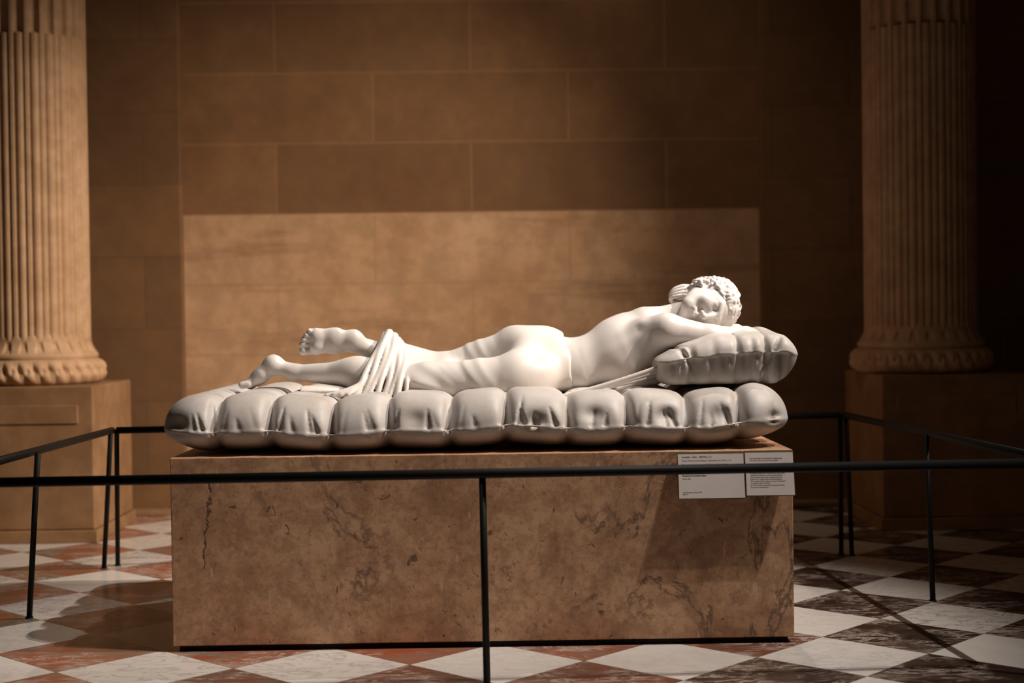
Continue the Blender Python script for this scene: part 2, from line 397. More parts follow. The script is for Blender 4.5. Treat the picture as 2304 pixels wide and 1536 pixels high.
def base_mesh(prof, n=576, carve=None):
    ths = np.arange(n)*2*np.pi/n; V = []
    for i, (r, z) in enumerate(prof):
        rr = np.full(n, r)
        if carve is not None: rr = rr+carve(ths, r, z)
        V.append(np.stack([rr*np.cos(ths), rr*np.sin(ths), np.full(n, z)], 1))
    V = np.concatenate(V); a = np.arange(n); b = (a+1) % n
    return V, np.concatenate([np.stack([i*n+a, i*n+b, (i+1)*n+b, (i+1)*n+a], 1) for i in range(len(prof)-1)])
def column(cx, zb, label):
    """zb: top of pedestal."""
    cy = 2.32; e = empty('fluted_column', (cx, cy, zb)); tag(e, label, 'column', 'fluted columns by the back wall')
    R = .232; RT = .297; ht = .105
    tor = [(RT-.052*(1-math.cos(0))-.0, 0)]
    tor = []
    for k in range(33):
        th = -math.pi/2+math.pi*k/32; tor.append((RT-.052+.052*math.cos(th), ht/2+ht/2*math.sin(th)))
    def carve(ths, r, z):                                          # interlaced bands around the torus
        t = z/ht; ph = ths*30+5.2*(t-.5); s1 = np.abs(np.sin(ph/2)); ph2 = ths*30-5.2*(t-.5)+1.2; s2 = np.abs(np.sin(ph2/2))
        env = math.sin(math.pi*min(max(t, 0), 1))
        return env*(-.026+.027*np.maximum(s1**.8, .6*s2**.8)-.014*np.exp(-((t-.55)/.12)**2)*np.exp(-(((ths*30/(2*np.pi)) % 1-.5)/.16)**2))
    v, q = base_mesh(tor, carve=carve); mesh_obj('torus_moulding', v, q, M_COL, e, True)
    z0 = ht; prof = [(RT-.045, z0-.004), (RT-.035, z0+.006), (RT-.036, z0+.016)]
    for k in range(1, 17):
        t = k/16; prof.append((R+.030*(1-t)**1.8+.001, z0+.016+t*.062))
    def leaf(ths, r, z):                                           # carved leaves on the flare
        t = (z-z0-.02)/.055
        if t < 0: return 0*ths
        c = np.cos(ths*24); w_ = math.sin(math.pi*min(max(t, 0), 1))
        return -.010*w_*np.clip(-c*1.6-(t-.5)*1.2, 0, 1)
    v, q = base_mesh(prof, carve=leaf); mesh_obj('flared_moulding', v, q, M_COL, e, True)
    zcab = at(2060, 48, cy-.2).z-zb
    v, q = shaft_mesh(R, z0+.07, 5.2, zcab); mesh_obj('fluted_shaft', v, q, M_COL, e, True)
    return e
pw = .30
zped = at(2068, 842, 2.03).z
CXR = at(2069, 500, 2.32).x; CXL = at(71, 500, 2.32).x
for cx, nm, lb in ((CXL, 'l', 'brightly lit left fluted stone column with carved ring base'), (CXR, 'r', 'dim right fluted stone column with carved ring base')):
    column(cx, zped, lb)
    side = 'left, warmly lit' if nm == 'l' else 'right, in deep shadow'
    p = empty('column_pedestal', (cx, 2.32, 0)); tag(p, 'square stone pedestal under the fluted column at the '+side, 'pedestal', 'pedestals under the columns')
    xc = .03 if nm == 'l' else .05
    x0, x1 = -pw+xc, pw+xc
    b = box('die', (x0, -.32, .05), (x1, .30, zped), M_PED, p, bev=.008)
    b2 = box('base_slab', (x0-.012, -.335, 0), (x1+.012, .31, .05), M_PED, p, bev=.004)
    b3 = box('cut_panel', (x0+.06, -.326, zped-.15), (x1-.06, -.30, zped-.075), M_PED, p, bev=.004)

# ================================================================== PLINTH
PH = .5146; PD = .86
pl = empty('stone_plinth', (0, PD/2, 0)); tag(pl, 'brown veined stone block plinth carrying the marble mattress', 'plinth')
b = box('block', (-.825, -PD/2, .016), (.825, PD/2, PH), M_PL, pl, bev=.0025)
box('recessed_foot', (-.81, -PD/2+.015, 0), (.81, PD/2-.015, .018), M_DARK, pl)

# ================================================================== BARRIER
HR = .507; RR = .0118; RP = .0085
def barrier(label, pts, posts):
    mid = sum((Vector(p) for p in pts), Vector())/len(pts)
    e = empty('barrier_rail', (mid.x, mid.y, 0)); tag(e, label, 'barrier', 'black rail barriers around the plinth')
    tube('top_rail', [Vector(p)-e.location for p in pts], RR, M_RAIL, e)
    for a, b_ in posts:
        tube('post', [Vector(a)-e.location, Vector(b_)-e.location], RP, M_RAIL, e)
        q = Vector(a)-e.location; tube('foot_disc', [q, q+Vector((0, 0, .004))], RP*1.35, M_RAIL, e)
def gnd(px, py):
    d = AF+AR*((px-1152)/FPX)+AU*((768-py)/FPX); t = -CAMP[2]/d.z; return Vector(CAMP)+d*t
def hgt(px, py, z):
    d = AF+AR*((px-1152)/FPX)+AU*((768-py)/FPX); t = (z-CAMP[2])/d.z; return Vector(CAMP)+d*t
BL = hgt(252, 968, HR); BR = hgt(1899, 933, HR)
FLp = hgt(0, 1036, HR); dl = (FLp-BL); FRp = hgt(2304, 1021, HR); dr = (FRp-BR)
f0 = hgt(0, 1085, HR); f1 = hgt(2304, 1042, HR)
def isect(p, d, q, e):
    k = ((q.x-p.x)*e.y-(q.y-p.y)*e.x)/(d.x*e.y-d.y*e.x); return p+d*k
FL_ = isect(BL, dl, f0, f1-f0); FR_ = isect(BR, dr, f0, f1-f0)
g = Vector((0, 0, .0))
def on(a, b_, t): return a.lerp(b_, t)
fc = hgt(1085, 1064, HR)
barrier('black rail barrier running across in front of the plinth', [FL_+Vector((.02, 0, 0)), FR_-Vector((.02, 0, 0))],
        [(Vector((gnd(1096, 1546).x, gnd(1096, 1546).y, 0)), fc), (FL_+Vector((.05, -.06, -HR)), FL_+Vector((.05, 0, 0))), (FR_+Vector((-.05, -.06, -HR)), FR_+Vector((-.05, 0, 0)))])
lp = hgt(85, 1019, HR); rp = hgt(2084, 975, HR)
barrier('black rail barrier receding along the left end of the plinth', [FL_+Vector((0, .02, 0)), BL], [(gnd(66, 1390), lp), (gnd(234, 1278), on(BL, lp, .02))])
barrier('black rail barrier receding along the right end of the plinth', [FR_+Vector((0, .02, 0)), BR], [(gnd(2099, 1352), rp), (gnd(1917, 1250), on(BR, rp, .03))])
barrier('black rail barrier behind the plinth, below the back wall', [BL+Vector((.015, 0, 0)), BR-Vector((.015, 0, 0))],
        [(gnd(265, 1272), on(BL, BR, .006)+Vector((.0, 0, 0))), (gnd(1893, 1247), on(BR, BL, .006)), (on(BL, BR, .5)+Vector((0, .05, -HR)), on(BL, BR, .5))])

# ================================================================== INFORMATION LABELS
def label_card(p0, p1, name_label, h, drop, texts):
    """p0,p1: top edge x range; card hangs from the plinth's top edge and leans out at the bottom."""
    w_ = p1-p0; a = math.asin(.028/h)
    e = empty('information_label', (p0, -.010, PH-drop)); e.rotation_euler = (-a, 0, 0)
    tag(e, name_label, 'label', 'information labels on the plinth')
    box('backing_plate', (0, 0, -h), (w_, .005, 0), M_EDGE, e); box('printed_card', (.0015, -.0022, -h+.0015), (w_-.0015, -.0004, -.006), M_PAPER, e)
    for (tx, tz, size, s, bold) in texts:
        c = bpy.data.curves.new('lettering', 'FONT'); c.body = s; c.size = size; c.space_line = 1.12; c.align_y = 'TOP'; c.offset = .00012 if bold else .00003
        c.resolution_u = 2
        o = bpy.data.objects.new('t', c); C.objects.link(o); bpy.context.view_layer.update()
        m = bpy.data.meshes.new_from_object(o.evaluated_get(bpy.context.evaluated_depsgraph_get())); C.objects.unlink(o)
        t = bpy.data.objects.new('lettering', m); m.materials.clear(); m.materials.append(M_INK); link(t, e)
        t.rotation_euler = (math.pi/2, 0, 0); t.location = (tx, -.0026, tz)
x0 = at(1523, 1022, -.01).x; x1 = at(1673.5, 1022, -.01).x; x2 = at(1784, 1022, -.01).x
label_card(x0, x1-.0008, 'larger left printed label, mostly blank white card, hung on the plinth front', .1245, .002, [
    (.012, -.011, .0056, "Actualités - Vidéo - 108-29 av. J.-C.", True),
    (.012, -.021, .0050, "D'après Polyclès (actif en Égypte, à Alexandrie vers 150 av. J.-C.)", False),
    (.012, -.031, .0050, "Découvert près des thermes de Dioclétien, à Rome (Italie)", False),
    (.012, -.0385, .0050, "IIe siècle ap. J.-C. d'après un original grec créé vers 150 av. J.-C.", False),
    (.012, -.060, .0062, "Sleeping Hermaphroditus", True), (.012, -.069, .0048, "Rome, Italy", False),
    (.012, -.105, .0044, "Coll. Borghèse. Acquis 1807\nMa 231", False)])
label_card(x1+.0008, x2, 'smaller right printed label covered in lines of text, at the plinth corner', .1205, .0005, [
    (.013, -.019, .0047, "Hermaphrodite, fils d'Hermès et d'Aphrodite,\navait repoussé les avances de la nymphe", False),
    (.013, -.050, .0047, "un hommage aux goûts de l'époque antique.", False),
    (.013, -.0585, .0047, "Hermaphroditus, son of Hermes and Aphrodite,\nrejected the advances of the nymph Salmacis.\nZeus agreed to her wish to merge their two\nbodies into a single being with both genders.\nThe original Greek work, now lost, is attributed\nto Polycles (about 150 BC).\nIn 1619, Bernini sculpted the mattress beneath\nthe ancient marble figure.", False)])

# ================================================================== MATTRESS AND PILLOW
def cushion(name, mat, loc_rng, zs, Ht, Hb, R, rc, h, xb, yb, gd, folds, dents, zfun=None, label=None, cat=None, seam=.0035, rot=0., puff=.018, Hpow=2.0, zfloor=.5150, bfac=.35):
    (xa, xc, ya, yc) = loc_rng; mg = .035
    cx, cy = (xa+xc)/2, (ya+yc)/2
    f = Field((xa-mg, ya-mg, zs-Hb-.02), (xc+mg, yc+mg, zs+Ht+.03), h)
    X, Y, Z = f.grids()
    c, s = math.cos(rot), math.sin(rot)
    x = (X-cx)*c+(Y-cy)*s+cx; y = -(X-cx)*s+(Y-cy)*c+cy
    hx, hy = (xc-xa)/2, (yc-ya)/2
    qx = np.abs(x-cx)-hx+rc; qy = np.abs(y-cy)-hy+rc
    e = -(np.sqrt(np.maximum(qx, 0)**2+np.maximum(qy, 0)**2)+np.minimum(np.maximum(qx, qy), 0)-rc)      # inside distance
    zo = zfun(x, y) if zfun else 0
    # scalloped outline: the edge draws in at every tuft line
    gx = np.full(x.shape, 1., np.float32)
    for b in xb: gx = np.minimum(gx, np.abs(x-b))
    gy = np.full(y.shape, 1., np.float32)
    for b in yb: gy = np.minimum(gy, np.abs(y-b))
    onx = sst(-.05, .05, (hy-np.abs(y-cy))-(hx-np.abs(x-cx)))      # 1 near the short ends
    near = np.exp(-(gx/.016)**2)*(1-onx)+np.exp(-(gy/.016)**2)*onx
    sc_ = near*gd*.55
    e = e-sc_
    up = (Z-zs-zo)
    tt = np.clip(up/Ht, 0, 1)
    # folds near the seam on the long sides
    D = np.zeros(f.F.shape, np.float32)
    for (fx, sl, wd, dp, hgt_) in folds:
        t_ = np.clip(up/(Ht*hgt_), 0, 1); ww = wd*(1-.72*t_)
        D += .8*dp*np.exp(-((x-fx-sl*up)/ww)**2)*(1-t_)**.6*sst(-.006, .003, up)*np.exp(-np.maximum(e-.05, 0)/.03)
    # tuft grooves over the top: sharp creases between plump cells
    GX = np.exp(-np.abs(gx)/.011)*.75+.25*np.exp(-(gx/.035)**2); GY = np.exp(-np.abs(gy)/.011)*.75+.25*np.exp(-(gy/.035)**2)
    G = gd*np.maximum(GX*(1-.0*onx), GY)
    G = G*np.where(up > 0, .35+.65*sst(0, .6, tt), bfac)
    for (dx_, dy_, dz_, r_, dp) in dents:
        D += dp*np.exp(-(((x-dx_)/r_)**2+((y-dy_)/(.09))**2+((Z-dz_)/(r_*.7))**2))
    H = np.where(up > 0, Ht, Hb).astype(np.float32)
    RR_ = np.where(up > 0, R, R+.075*np.clip(-up/.03, 0, 1)); inn = np.clip((RR_-e)/RR_, 0, None)
    q = (inn**Hpow+(np.abs(up)/H)**Hpow)**(1/Hpow)
    d = (q-1)*np.minimum(R, H)+G+D
    if seam: 
        dd = np.sqrt((e-.004)**2+up**2)-seam; k = .006
        hh = np.clip(.5+.5*(d-dd)/k, 0, 1); d = d*(1-hh)+dd*hh-k*hh*(1-hh)
    f.F[:] = np.maximum(d, zfloor-Z)
    o = f.obj(name, mat); tag(o, label, cat); return o
SX = lambda px: at(px, 975, .03).x
xb = [SX(v) for v in (487, 608, 745, 872, 1015, 1140, 1280, 1410, 1548, 1668)]
fl = []
for i, v in enumerate((487, 608, 745, 872, 1015, 1140, 1280, 1410, 1548, 1668)):
    X0 = SX(v)
    a1, a2, a3 = ((1, .5, .9), (.9, 1, .2), (1, .2, 1), (.7, 1, .6), (1, .3, .3), (1, .9, .0), (.8, 0, 1), (1, .4, .1), (.5, .6, .9), (1, .1, .5))[i]
    fl += [(X0-.010+.006*(i % 4), -.10+.07*(i % 3), .011+.003*(i % 2), .026*a1, 1.0), (X0+.020+.005*(i % 3), .18, .008, .014*a2, .6+.1*(i % 3)), (X0-.034, -.35, .009, .014*a3, .55+.12*(i % 2))]
for v, dp, hg in ((700, .012, .7), (830, .010, .6), (965, .012, .6), (1070, .007, .4), (1180, .014, .45), (1205, .015, .4), (1330, .010, .5), (1360, .012, .4), (1455, .016, .7), (1500, .008, .5), (1600, .010, .4), (1640, .013, .5), (440, .010, .5), (540, .007, .4), (660, .008, .5), (1735, .008, .5)):
    fl.append((SX(v), random.uniform(-.3, .3), .009, dp, hg))
dn = [(SX(935), .03, .605, .035, .012), (SX(1335), .02, .612, .03, .014), (SX(1500), .02, .605, .03, .02), (SX(1620), .02, .605, .035, .016), (SX(1745), .02, .60, .02, .012), (SX(1205), .02, .600, .03, .014), (SX(400), .03, .60, .03, .012)]
xa, xc = SX(354)-.002, SX(1788)
zfun = lambda x, y: .006*np.sin(x*7+1)+np.where(x < -.7, -.00, 0)+.004*np.sin(x*19)+(x > .3)*.010*(x-.3)/.5
cushion('tufted_mattress', M_MAT, (xa, xc, .012, .90), .578, .098, .062, .105, .125, .0038, xb, [.20, .36, .52, .68], .024, fl, dn, zfun,
        'grey white marble mattress with tufted puffs, lying on the brown plinth', 'mattress', rot=.0)
PX = lambda px: at(px, 810, .14).x
pfl = []
for v, sl, wd, dp, hg in ((1552, 0, .009, .012, .9), (1656, 0, .009, .012, .9), (1718, 0, .009, .012, .9), (1535, -.5, .015, .014, .8), (1745, .6, .014, .016, .9)):
    pfl.append((PX(v), sl, wd, dp, hg))
def pillow():
    xa, xc, ya, yc = PX(1480), PX(1796), .125, .62; zs = .770; Ht, Hb, R, rc, h = .048, .088, .060, .045, .0033
    f = Field((xa-.03, ya-.03, zs-Hb-.03), (xc+.03, yc+.03, zs+Ht+.04), h); X, Y, Z = f.grids()
    cx, cy = (xa+xc)/2, (ya+yc)/2; rot = .02; c, s = math.cos(rot), math.sin(rot)
    x = (X-cx)*c+(Y-cy)*s+cx; y = -(X-cx)*s+(Y-cy)*c+cy
    hx, hy = (xc-xa)/2, (yc-ya)/2
    t = np.clip((x-xa)/(xc-xa), 0, 1)
    zo = -.026*(1-t)**2+.004*np.sin(t*3.14)-.006*sst(.88, 1, t)+.0015*np.sin(x*70)
    up = Z-zs-zo
    tz = np.clip(-up/Hb, 0, 1)
    ins = np.where(up < 0, .040*tz**1.6*sst(.0, 1, (x-cx)/hx), 0)
    gro = lambda px_, w_: np.exp(-((x-PX(px_))/w_)**2)
    qx = np.abs(x-cx)-hx+rc+ins; qy = np.abs(y-cy)-hy+rc+np.where(up < 0, .020*tz**.9, 0)+.012*gro(1552, .010)+.013*gro(1718, .010)+.010*gro(1656, .009)+.004*gro(1602, .012)+.005*gro(1688, .008)
    e = -(np.sqrt(np.maximum(qx, 0)**2+np.maximum(qy, 0)**2)+np.minimum(np.maximum(qx, qy), 0)-rc)
    inn = np.clip((R-e)/R, 0, None); pz = np.where(up > 0, 2.0, 5.0)
    back = 1+.35*sst(.15, .45, y)
    H = np.where(up > 0, (.020+.030*sst(0, .45, t)-.006*sst(.85, 1, t))*back, Hb+zo)
    q = (inn**pz+(np.abs(up)/H)**pz)**(1/pz); d = (q-1)*np.where(up > 0, np.minimum(.05, H), .05)
    # crease lines running over the top
    for px_, a, sl in ((1552, .004, -.2), (1654, .0055, .05), (1717, .006, .1)): d = d+a*np.exp(-np.abs(x-PX(px_)-sl*(y-.13))/.0035)*np.where(up > 0, 1, .3*np.exp(up/.02))
    # pinched folds hanging below the seam
    for px_, wd, a, ln in ((1512, .006, .008, .022), (1530, .005, .006, .03), (1562, .010, .012, .030), (1598, .010, .006, .020), (1625, .007, .010, .026), (1640, .005, .007, .022), (1672, .010, .013, .034), (1702, .006, .009, .020), (1724, .009, .013, .034), (1757, .012, .012, .040)):
        k_ = np.where(up < 0, np.exp(-((up+.004)/(ln*1.5))**2)*sst(.004, -.008, up), 0)
        d = d+a*.8*np.exp(-((x-PX(px_))/(wd*1.15*(1+up*5)))**2)*k_*np.exp(-np.maximum(e-.05, 0)/.03)
    # rolled lobes at the two front corners
    for px_, sgn in ((1536, 1), (1742, -1)):
        d = d+.014*np.exp(-(((x-PX(px_))*sgn+.5*(up-.01))/.007)**2)*np.exp(-((up-.004)/.032)**2)*np.exp(-np.maximum(e-.03, 0)/.04)
    dd = np.sqrt((e-.002)**2+up**2)-.0028; k = .004
    hh = np.clip(.5+.5*(d-dd)/k, 0, 1); f.F[:] = d*(1-hh)+dd*hh-k*hh*(1-hh)
    o = f.obj('carved_pillow', M_MAT); tag(o, 'white marble pillow with creases under the arms, at the right end of the mattress', 'pillow')
pillow()

# ================================================================== SLEEPING FIGURE (plain reclining marble figure)
LAT = Vector((0, .80, .60))
hU = Vector((.985, .02, -.10)).normalized(); hN = Vector((-.16, -.90, -.34)); hN = (hN-hU*hN.dot(hU)).normalized(); hL = hN.cross(hU)
HC = at(1596, 687, .40)
def hp(l, n, u): return HC+hL*l+hN*n+hU*u
HF = (hL, hN, hU)
BODY_LO, BODY_HI = (-.72, .05, .655), (.80, .80, .99)
def build_body():
    f = Field(BODY_LO, BODY_HI, .0031)
    # pelvis and legs
    P = lambda *a: at(*a)
    f.ell(P(1178, 848, .31), (.085, .068, .066), .02); f.ell(P(1195, 803, .44), (.105, .088, .086), .02)
    f.cone(P(1175, 850, .33), P(1215, 812, .42), .060, .070, .03)
    f.cone(P(1150, 805, .46), P(1000, 842, .50), .078, .052, .02)
    f.cone(P(1000, 842, .50), P(905, 812, .52), .052, .046, .03); f.cone(P(905, 812, .52), P(838, 790, .475), .046, .027, .03)
    f.cone(P(1135, 858, .30), P(950, 862, .32), .062, .046, .02); f.cone(P(950, 862, .32), P(905, 862, .33), .046, .042, .02)
    f.cone(P(905, 862, .33), P(800, 842, .37), .042, .041, .02); f.cone(P(800, 842, .37), P(662, 838, .41), .041, .022, .02)
    f.ell(P(810, 832, .37), (.07, .034, .034), .03)
    # near foot, toes down on the mattress
    foot(f, P(616, 822, .42), P(564, 862, .43), Vector((-.55, .0, .30)), .018, P(662, 838, .41))
    # far foot, crossed over the near calf
    foot2(f)
    # torso
    f.cone(P(1210, 822, .40), P(1305, 820, .39), .078, .060, .04, squash=LAT, sq=1.25)
    f.cone(P(1305, 820, .39), P(1395, 788, .40), .060, .080, .04, squash=LAT, sq=1.30)
    f.cone(P(1395, 788, .40), P(1455, 757, .41), .080, .068, .04, squash=LAT, sq=1.40)
    f.ell(P(1425, 752, .47), (.075, .06, .058), .04)               # far shoulder blade
    f.ell(P(1455, 775, .34), (.07, .045, .050), .035)              # near shoulder blade
    f.cone(P(1455, 732, .50), P(1490, 727, .53), .055, .043, .03)
    f.cone(P(1462, 752, .34), P(1500, 742, .31), .052, .045, .03)  # near shoulder
    # near arm: shoulder, elbow on the pillow, forearm folded back under the head
    f.cone(P(1500, 742, .31), P(1600, 760, .30), .045, .036, .02); f.cone(P(1600, 760, .30), P(1678, 763, .31), .036, .034, .015)
    f.cone(P(1678, 763, .31), P(1690, 765, .34), .032, .028, .02)
    f.cone(P(1685, 766, .34), P(1590, 745, .47), .030, .021, .015)
    # far arm
    f.cone(P(1495, 727, .54), P(1600, 750, .60), .042, .032, .02); f.cone(P(1600, 750, .60), P(1655, 752, .55), .030, .028, .015)
    f.cone(P(1655, 752, .55), P(1600, 748, .43), .029, .020, .015)
    hand(f, P(1592, 746, .47), Vector((-1, .25, .05)), Vector((0, .1, 1)), 1)
    hand(f, P(1600, 750, .43), Vector((-.75, -.5, -.02)), Vector((0, .1, 1)), -1)
    # neck
    f.cone(P(1462, 735, .43), P(1540, 706, .42), .052, .038, .03)
    # spine furrow and shoulder-blade hollows
    f.cone(P(1290, 800, .24), P(1410, 752, .24), .004, .004, .02, op='sub')
    f.cone(P(1300, 790, .285), P(1430, 735, .295), .006, .006, .035, op='sub')
    head(f)
    return f
def foot(f, heel, ball, up, r, ank):
    f.cone(ank, heel, .022, .024, .02); f.ell(heel+Vector((-.002, 0, .006)), (.026, .024, .025), .015)
    d = (ball-heel); s = Vector((0, 1, 0))
    f.cone(heel, heel+d*.55, .024, .023, .015, squash=s, sq=1.25); f.cone(heel+d*.5, ball, .020, .018, .015, squash=s, sq=1.6)
    for i, (o, l) in enumerate(((-.027, .028), (-.012, .030), (.001, .029), (.013, .026), (.024, .022))):
        a = ball+s*o+d*.02; b = a+Vector((-.8, 0, -.15)).normalized()*l*.5+Vector((-.2, 0, -.02))*l; rr = .0115 if i == 0 else .0082
        f.cone(a, b, rr, rr*.95, .005)
def foot2(f):
    ank = at(838, 790, .475); heel = at(796, 766, .44); ball = at(712, 767, .43)
    f.cone(ank, heel, .027, .023, .02); f.ell(heel, (.026, .022, .024), .015)
    d = ball-heel; up = Vector((.05, -.25, .97)).normalized(); s = d.cross(Vector((0, .9, .45))).normalized()
    if s.z < 0: s = -s
    s = Vector((0, -.2, .98))
    f.cone(heel, heel+d*.5, .022, .021, .02, squash=s, sq=1.35); f.cone(heel+d*.45, ball, .0165, .018, .02, squash=s, sq=2.15)
    f.ell(ball+s*-.016+Vector((0, -.008, 0)), (.020, .013, .015), .012); f.ell(ball+s*.014+Vector((0, -.006, 0)), (.018, .011, .015), .012)
    dn = d.normalized()
    for i, (o, l, rr) in enumerate(((-.030, .031, .0115), (-.010, .033, .0086), (.005, .029, .0080), (.019, .023, .0075), (.031, .015, .0070))):
        a = ball+s*o; m = a+dn*l*.55+Vector((0, .006, 0)); b = a+dn*l*1.25+Vector((0, -.004, 0))
        f.cone(a, m, rr*.95, rr*.85, .004); f.cone(m, b, rr*.85, rr*1.1, .003)
def hand(f, wr, d, up, sg):
    d = d.normalized(); s = d.cross(up).normalized()
    f.cone(wr, wr+d*.045, .020, .018, .012, squash=s, sq=1.7)
    pal = wr+d*.055
    for i, (o, l) in enumerate(((-.024, .052), (-.008, .060), (.008, .056), (.023, .045))):
        a = pal+s*o*1.0; m = a+d*l*.5+Vector((0, 0, .003)); b = a+d*l+Vector((0, 0, -.008))
        f.cone(a, m, .0085, .0078, .005); f.cone(m, b, .0078, .0065, .004)
    a = wr+d*.018+s*.022*sg; m = a+(d*.6+s*.8*sg).normalized()*.03; f.cone(a, m, .010, .0085, .008); f.cone(m, m+d*.024, .0085, .007, .004)
def head(f):
    e = lambda l, n, u, r, k=.012, op='add': f.ell(hp(l, n, u), r, k, op, HF)
    c = lambda a, b, ra, rb, k=.008, op='add': f.cone(hp(*a), hp(*b), ra, rb, k, op)
    e(0, -.012, .022, (.062, .078, .066), .01)          # skull
    e(0, .026, .006, (.052, .050, .058), .02)           # brow and cheeks
    e(0, .024, -.034, (.044, .046, .046), .02)          # jaw
    e(0, .052, -.068, (.018, .016, .014), .02)          # chin
    for s in (-1, 1):
        c((s*.044, -.010, -.030), (s*.018, .045, -.070), .020, .016, .02)   # jaw line
        e(s*.030, .055, -.022, (.019, .016, .018), .014)                    # cheek
        e(s*.023, .084, .008, (.0155, .015, .010), .008, 'sub')            # eye hollow
        e(s*.0235, .063, .0065, (.0135, .0105, .0085), .004)                # closed lid
        for t in range(5):                                                  # lash line
            u0 = -1+t*.4; u1 = u0+.4
            c((s*(.0235+.012*u0), .0745-.004*u0*u0-.001, .0035+.004*u0*u0-.002), (s*(.0235+.012*u1), .0745-.004*u1*u1-.001, .0035+.004*u1*u1-.002), .0014, .0014, .003, 'sub')
        c((s*.008, .078, .019), (s*.036, .066, .022), .0050, .0040, .010)   # brow
        c((s*.0075, .083, -.031), (s*.0085, .079, -.032), .0062, .0055, .004)  # nostril wing
        e(s*.062, -.012, -.002, (.008, .014, .021), .006); e(s*.070, -.010, .0, (.006, .008, .012), .004, 'sub')   # ear
    c((0, .078, .012), (0, .094, -.026), .0065, .0085, .010); e(0, .094, -.028, (.0085, .0085, .0075), .004)       # nose
    for s in (-1, 1): e(s*.0048, .090, -.0365, (.0026, .004, .003), .003, 'sub')
    c((0, .078, -.036), (0, .079, -.043), .0035, .003, .006)
    for s in (-1, 1):
        c((0, .0795, -.0475), (s*.016, .0700, -.0495), .0050, .0026, .004); c((0, .0785, -.0565), (s*.014, .0700, -.0535), .0055, .0030, .005)
        c((0, .086, -.0518), (s*.018, .0735, -.0508), .0016, .0013, .002, 'sub')
    e(0, .075, -.064, (.012, .006, .004), .008, 'sub')
fig = empty('reclining_figure', tuple(at(1200, 870, .38)))
tag(fig, 'white marble statue of a person asleep face down, hips under a sheet, on the mattress', 'statue')
fb = build_body()
def shifted(f, name, mat, parent):
    V, Q = f.mesh(); V = V-np.array(parent.location); return mesh_obj(name, V, Q, mat, parent, True)
shifted(fb, 'body', M_BODY, fig)

# ---- hair
def build_hair():
    lo = HC-Vector((.17, .13, .11)); hi = HC+Vector((.12, .13, .13)); f = Field(lo, hi, .0022)
    f.ell(hp(0, -.020, .022), (.071, .083, .070), .01, 'add', HF)
    f.ell(hp(0, .080, -.030), (.056, .058, .070), .012, 'sub', HF)   # face opening
    f.ell(hp(0, .045, -.105), (.09, .085, .072), .012, 'sub', HF)
    a, b, c = .072, .086, .073
    def surf(th, ph, o=0.):
        l = math.sin(ph); n = math.cos(ph)*math.cos(th); u = math.cos(ph)*math.sin(th)
        return hp((a+o)*l, -.020+(b+o)*n, .022+(c+o)*u)
    for sd in (-1, 1):                                               # wavy locks drawn back from the brow and temples
        for i in range(15):
            u0 = -.034+.0085*i; pts = []
            a0 = math.radians(8+max(0, (u0+.01))*1050) if u0 > -.01 else math.radians(4); a0 = min(a0, math.radians(86)); a1 = math.radians(-88)
            for k in range(30):
                t = k/29; al = a0+(a1-a0)*t; u = u0+.0048*math.sin(t*23+i*1.3)-.012*t*(1 if u0 < .05 else 2)
                q = math.sqrt(max(.03, 1-((u-.020)/.074)**2)) if u > .02 else max(.80, math.sqrt(max(.0, 1-((u-.02)/.11)**2)))
                o = .0010+.0018*math.sin(t*29+i*2.1)
                pts.append((hp(sd*(a*q+o)*math.cos(al), -.020+(b*q+o)*math.sin(al), u), .0050+.0010*math.sin(t*17+i)))
            f.path(pts, .0015)
    for s in (-1, 1):                                                # curls along the brow and temples
        for i in range(11):
            t = i/10; ph = s*(.10+1.18*t); th = .40+.02*i-.50*t**2; cpt = surf(th, ph, .003)
            ax1 = hL*math.cos(ph)*s-hN*math.sin(ph)*.3; ax2 = hU
            pts = []
            for k in range(10):
                an = k*.62+i; r_ = .0095*(1-k/13); pts.append((cpt+ax1*r_*math.cos(an)+ax2*r_*math.sin(an)+hN*.004*math.sin(k*.5), .0042))
            f.path(pts, .002)
    # rolled band above the brow
    pts = [(surf(.60+.02*math.sin(k*1.7), -1.25+2.5*k/30, .004+.002*math.sin(k*1.9)), .0075+.0015*math.sin(k*2.1)) for k in range(31)]
    f.path(pts, .003)
    # knot of coiled locks at the nape
    kc = at(1527, 663, .49); f.ell(kc, (.018, .020, .016), .006)
    for j in range(4):
        c0 = [at(1558, 646+7*j, .48-.012*j), at(1538, 643+7*j, .475-.014*j), at(1517, 650+6*j, .475-.012*j), at(1508, 664+3*j, .48-.008*j), at(1513, 677+1*j, .49), at(1526, 681, .495)]
        pts = []
        for k in range(26):
            u = k/25*5; i = min(4, int(u)); p0, p1, p2, p3 = c0[max(0, i-1)], c0[i], c0[i+1], c0[min(5, i+2)]; v = u-i
            pts.append((.5*((2*p1)+(p2-p0)*v+(2*p0-5*p1+4*p2-p3)*v*v+(3*p1-p0-3*p2+p3)*v**3), .0064-.00008*k))
        f.path(pts, .0004)
    f.cone(kc, hp(.03, -.05, .0), .011, .03, .01)
    for k in range(9):                                               # small curls between knot and crown
        p = at(1550+3.2*k, 648-1.6*k+3*math.sin(k*2.2), .405-.004*k); f.cone(p, p+Vector((.004, -.004, -.012)), .0068, .0055, .003)
    return f
shifted(build_hair(), 'hair', M_HAIR, fig)

